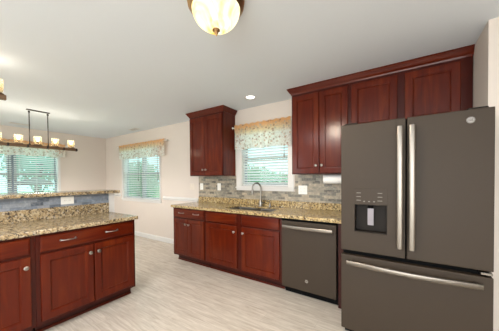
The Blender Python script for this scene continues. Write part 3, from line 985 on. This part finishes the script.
chandelier((.015, -3.03), 2.10, 'beam end of a linear chandelier at the left edge above the bar', .8, (), 10)

def vent(loc, rz, label):
    root = empty('ceiling_vent', loc, rz, label, 'vent')
    bm = bmesh.new(); f = .016
    add_box(bm, -.15, .15, -.06, -.06 + f, -.007, -.0005); add_box(bm, -.15, .15, .06 - f, .06, -.007, -.0005)
    add_box(bm, -.15, -.15 + f, -.06 + f, .06 - f, -.007, -.0005); add_box(bm, .15 - f, .15, -.06 + f, .06 - f, -.007, -.0005)
    obj('frame', bm, M['trim'], root)
    obj('backing', _b(-.134, .134, -.044, .044, -.002, -.0005), M['slot'], root)
    bm = bmesh.new()
    for k in range(5): add_box(bm, -.134, .134, -.038 + k * .018, -.032 + k * .018, -.006, -.002)
    obj('louvres', bm, M['trim'], root)
vent((-1.80, -.20, H), 0, 'white ceiling vent above the double window beside the room corner')
vent((-3.12, -1.78, H), PI / 2, 'white ceiling vent near the far wall behind the chandelier')

# ------------------------------------------------------------------ garden
struct(box_obj('ground', (-45, 30, -30, 40, -.62, -.5), M['grass']))
def tree(name, loc, h, cr, base, mat, label, leaves=2600, group=None):
    rnd = random.Random(int(abs(loc[0] * 31 + loc[1] * 17)))
    root = empty(name, loc, 0, label, 'tree' if 'tree' in name else 'shrub', group)
    bm = bmesh.new()
    blobs = []
    for k in range(7):
        a = rnd.random() * 6.28; rr = cr * .45 * rnd.random()
        t = rnd.random()
        blobs.append(Vector((rr * math.cos(a), rr * math.sin(a), base + (h - base) * (.25 + .5 * t))))
    for i in range(leaves):
        c = blobs[i % 7]
        d = Vector((rnd.gauss(0, 1), rnd.gauss(0, 1), rnd.gauss(0, 1))).normalized()
        p = c + Vector((d.x * cr * .65, d.y * cr * .65, d.z * (h - base) * .33)) * (.55 + .45 * rnd.random())
        s = .07 + .08 * rnd.random()
        u = Vector((rnd.gauss(0, 1), rnd.gauss(0, 1), rnd.gauss(0, 1))).normalized(); v = u.orthogonal().normalized()
        bm.faces.new([bm.verts.new(p + q) for q in (u * s, v * s * .6, -u * s, -v * s * .6)])
    me = bpy.data.meshes.new('foliage'); bm.to_mesh(me); bm.free(); me.materials.append(mat)
    o = bpy.data.objects.new('foliage', me); COL.objects.link(o); o.parent = root
    bm = bmesh.new(); add_tube(bm, [(0, 0, 0), (.03, 0, base * .6), (0, .05, base + (h - base) * .5)], .05 + h * .015, 10)
    for k in range(4):
        a = k * 1.6; add_tube(bm, [(0, 0, base * .9 + .1), (cr * .4 * math.cos(a), cr * .4 * math.sin(a), base + (h - base) * .5)], .03, 8)
    obj('trunk', bm, M['bark'], root)
TR = [
    ('shrub', (-2.6, 8.5, -.5), 2.1, 1.5, .15, 'leaf', 'leafy green shrub seen through the sink window blind'),
    ('shrub', (-5.0, 10.0, -.5), 2.6, 1.7, .2, 'leaf', 'rounded green shrub seen past the left of the sink window'),
    ('garden_tree', (-12.6, 6.4, -.5), 3.2, 2.0, .5, 'leaf', 'green tree seen in the left half of the corner window'),
    ('garden_tree', (-9.6, 10.4, -.5), 3.2, 2.0, .5, 'leaf', 'green tree seen in the right half of the corner window'),
    ('garden_tree', (-14.5, 1.3, -.5), 5.2, 2.3, .7, 'leaf_blue', 'blue green tree seen in the right half of the far window'),
    ('garden_tree', (-14.0, -3.2, -.5), 4.8, 2.2, .7, 'leaf_blue', 'blue green tree seen in the left half of the far window'),
]
for nm, loc, h, cr_, base_, mt, lb in TR: tree(nm, loc, h, cr_, base_, M[mt], lb)
# patio parasol outside the far window
root = empty('patio_umbrella', (-5.6, -.98, -.50), 0, 'dark low patio umbrella seen through the far window', 'umbrella')
bm = bmesh.new(); add_lathe(bm, [(.42, 1.70), (.42, 1.76), (.25, 1.84), (.02, 1.90)], (0, 0, 0), 8)
obj('canopy', bm, M['patio'], root)
bm = bmesh.new(); add_tube(bm, [(0, 0, 0), (0, 0, 1.82)], .02, 8); add_lathe(bm, [(.22, 0), (.22, .05), (.04, .07)], (0, 0, 0), 20)
obj('pole', bm, M['bronze'], root)

# ------------------------------------------------------------------ repeats share a group
GROUPS = {'cabinet': 'cherry kitchen cabinets', 'outlet': 'white wall outlets', 'switch': 'wall switches', 'vent': 'ceiling vents',
          'valance': 'floral window valances', 'curtain rod': 'white curtain rods', 'chandelier': 'linear chandeliers',
          'worktop': 'granite worktops', 'backsplash': 'slate tile backsplashes', 'tree': 'garden trees', 'shrub': 'garden shrubs'}
for o in COL.objects:
    if not o.parent and o.get('category') in GROUPS and not o.get('group'): o['group'] = GROUPS[o['category']]
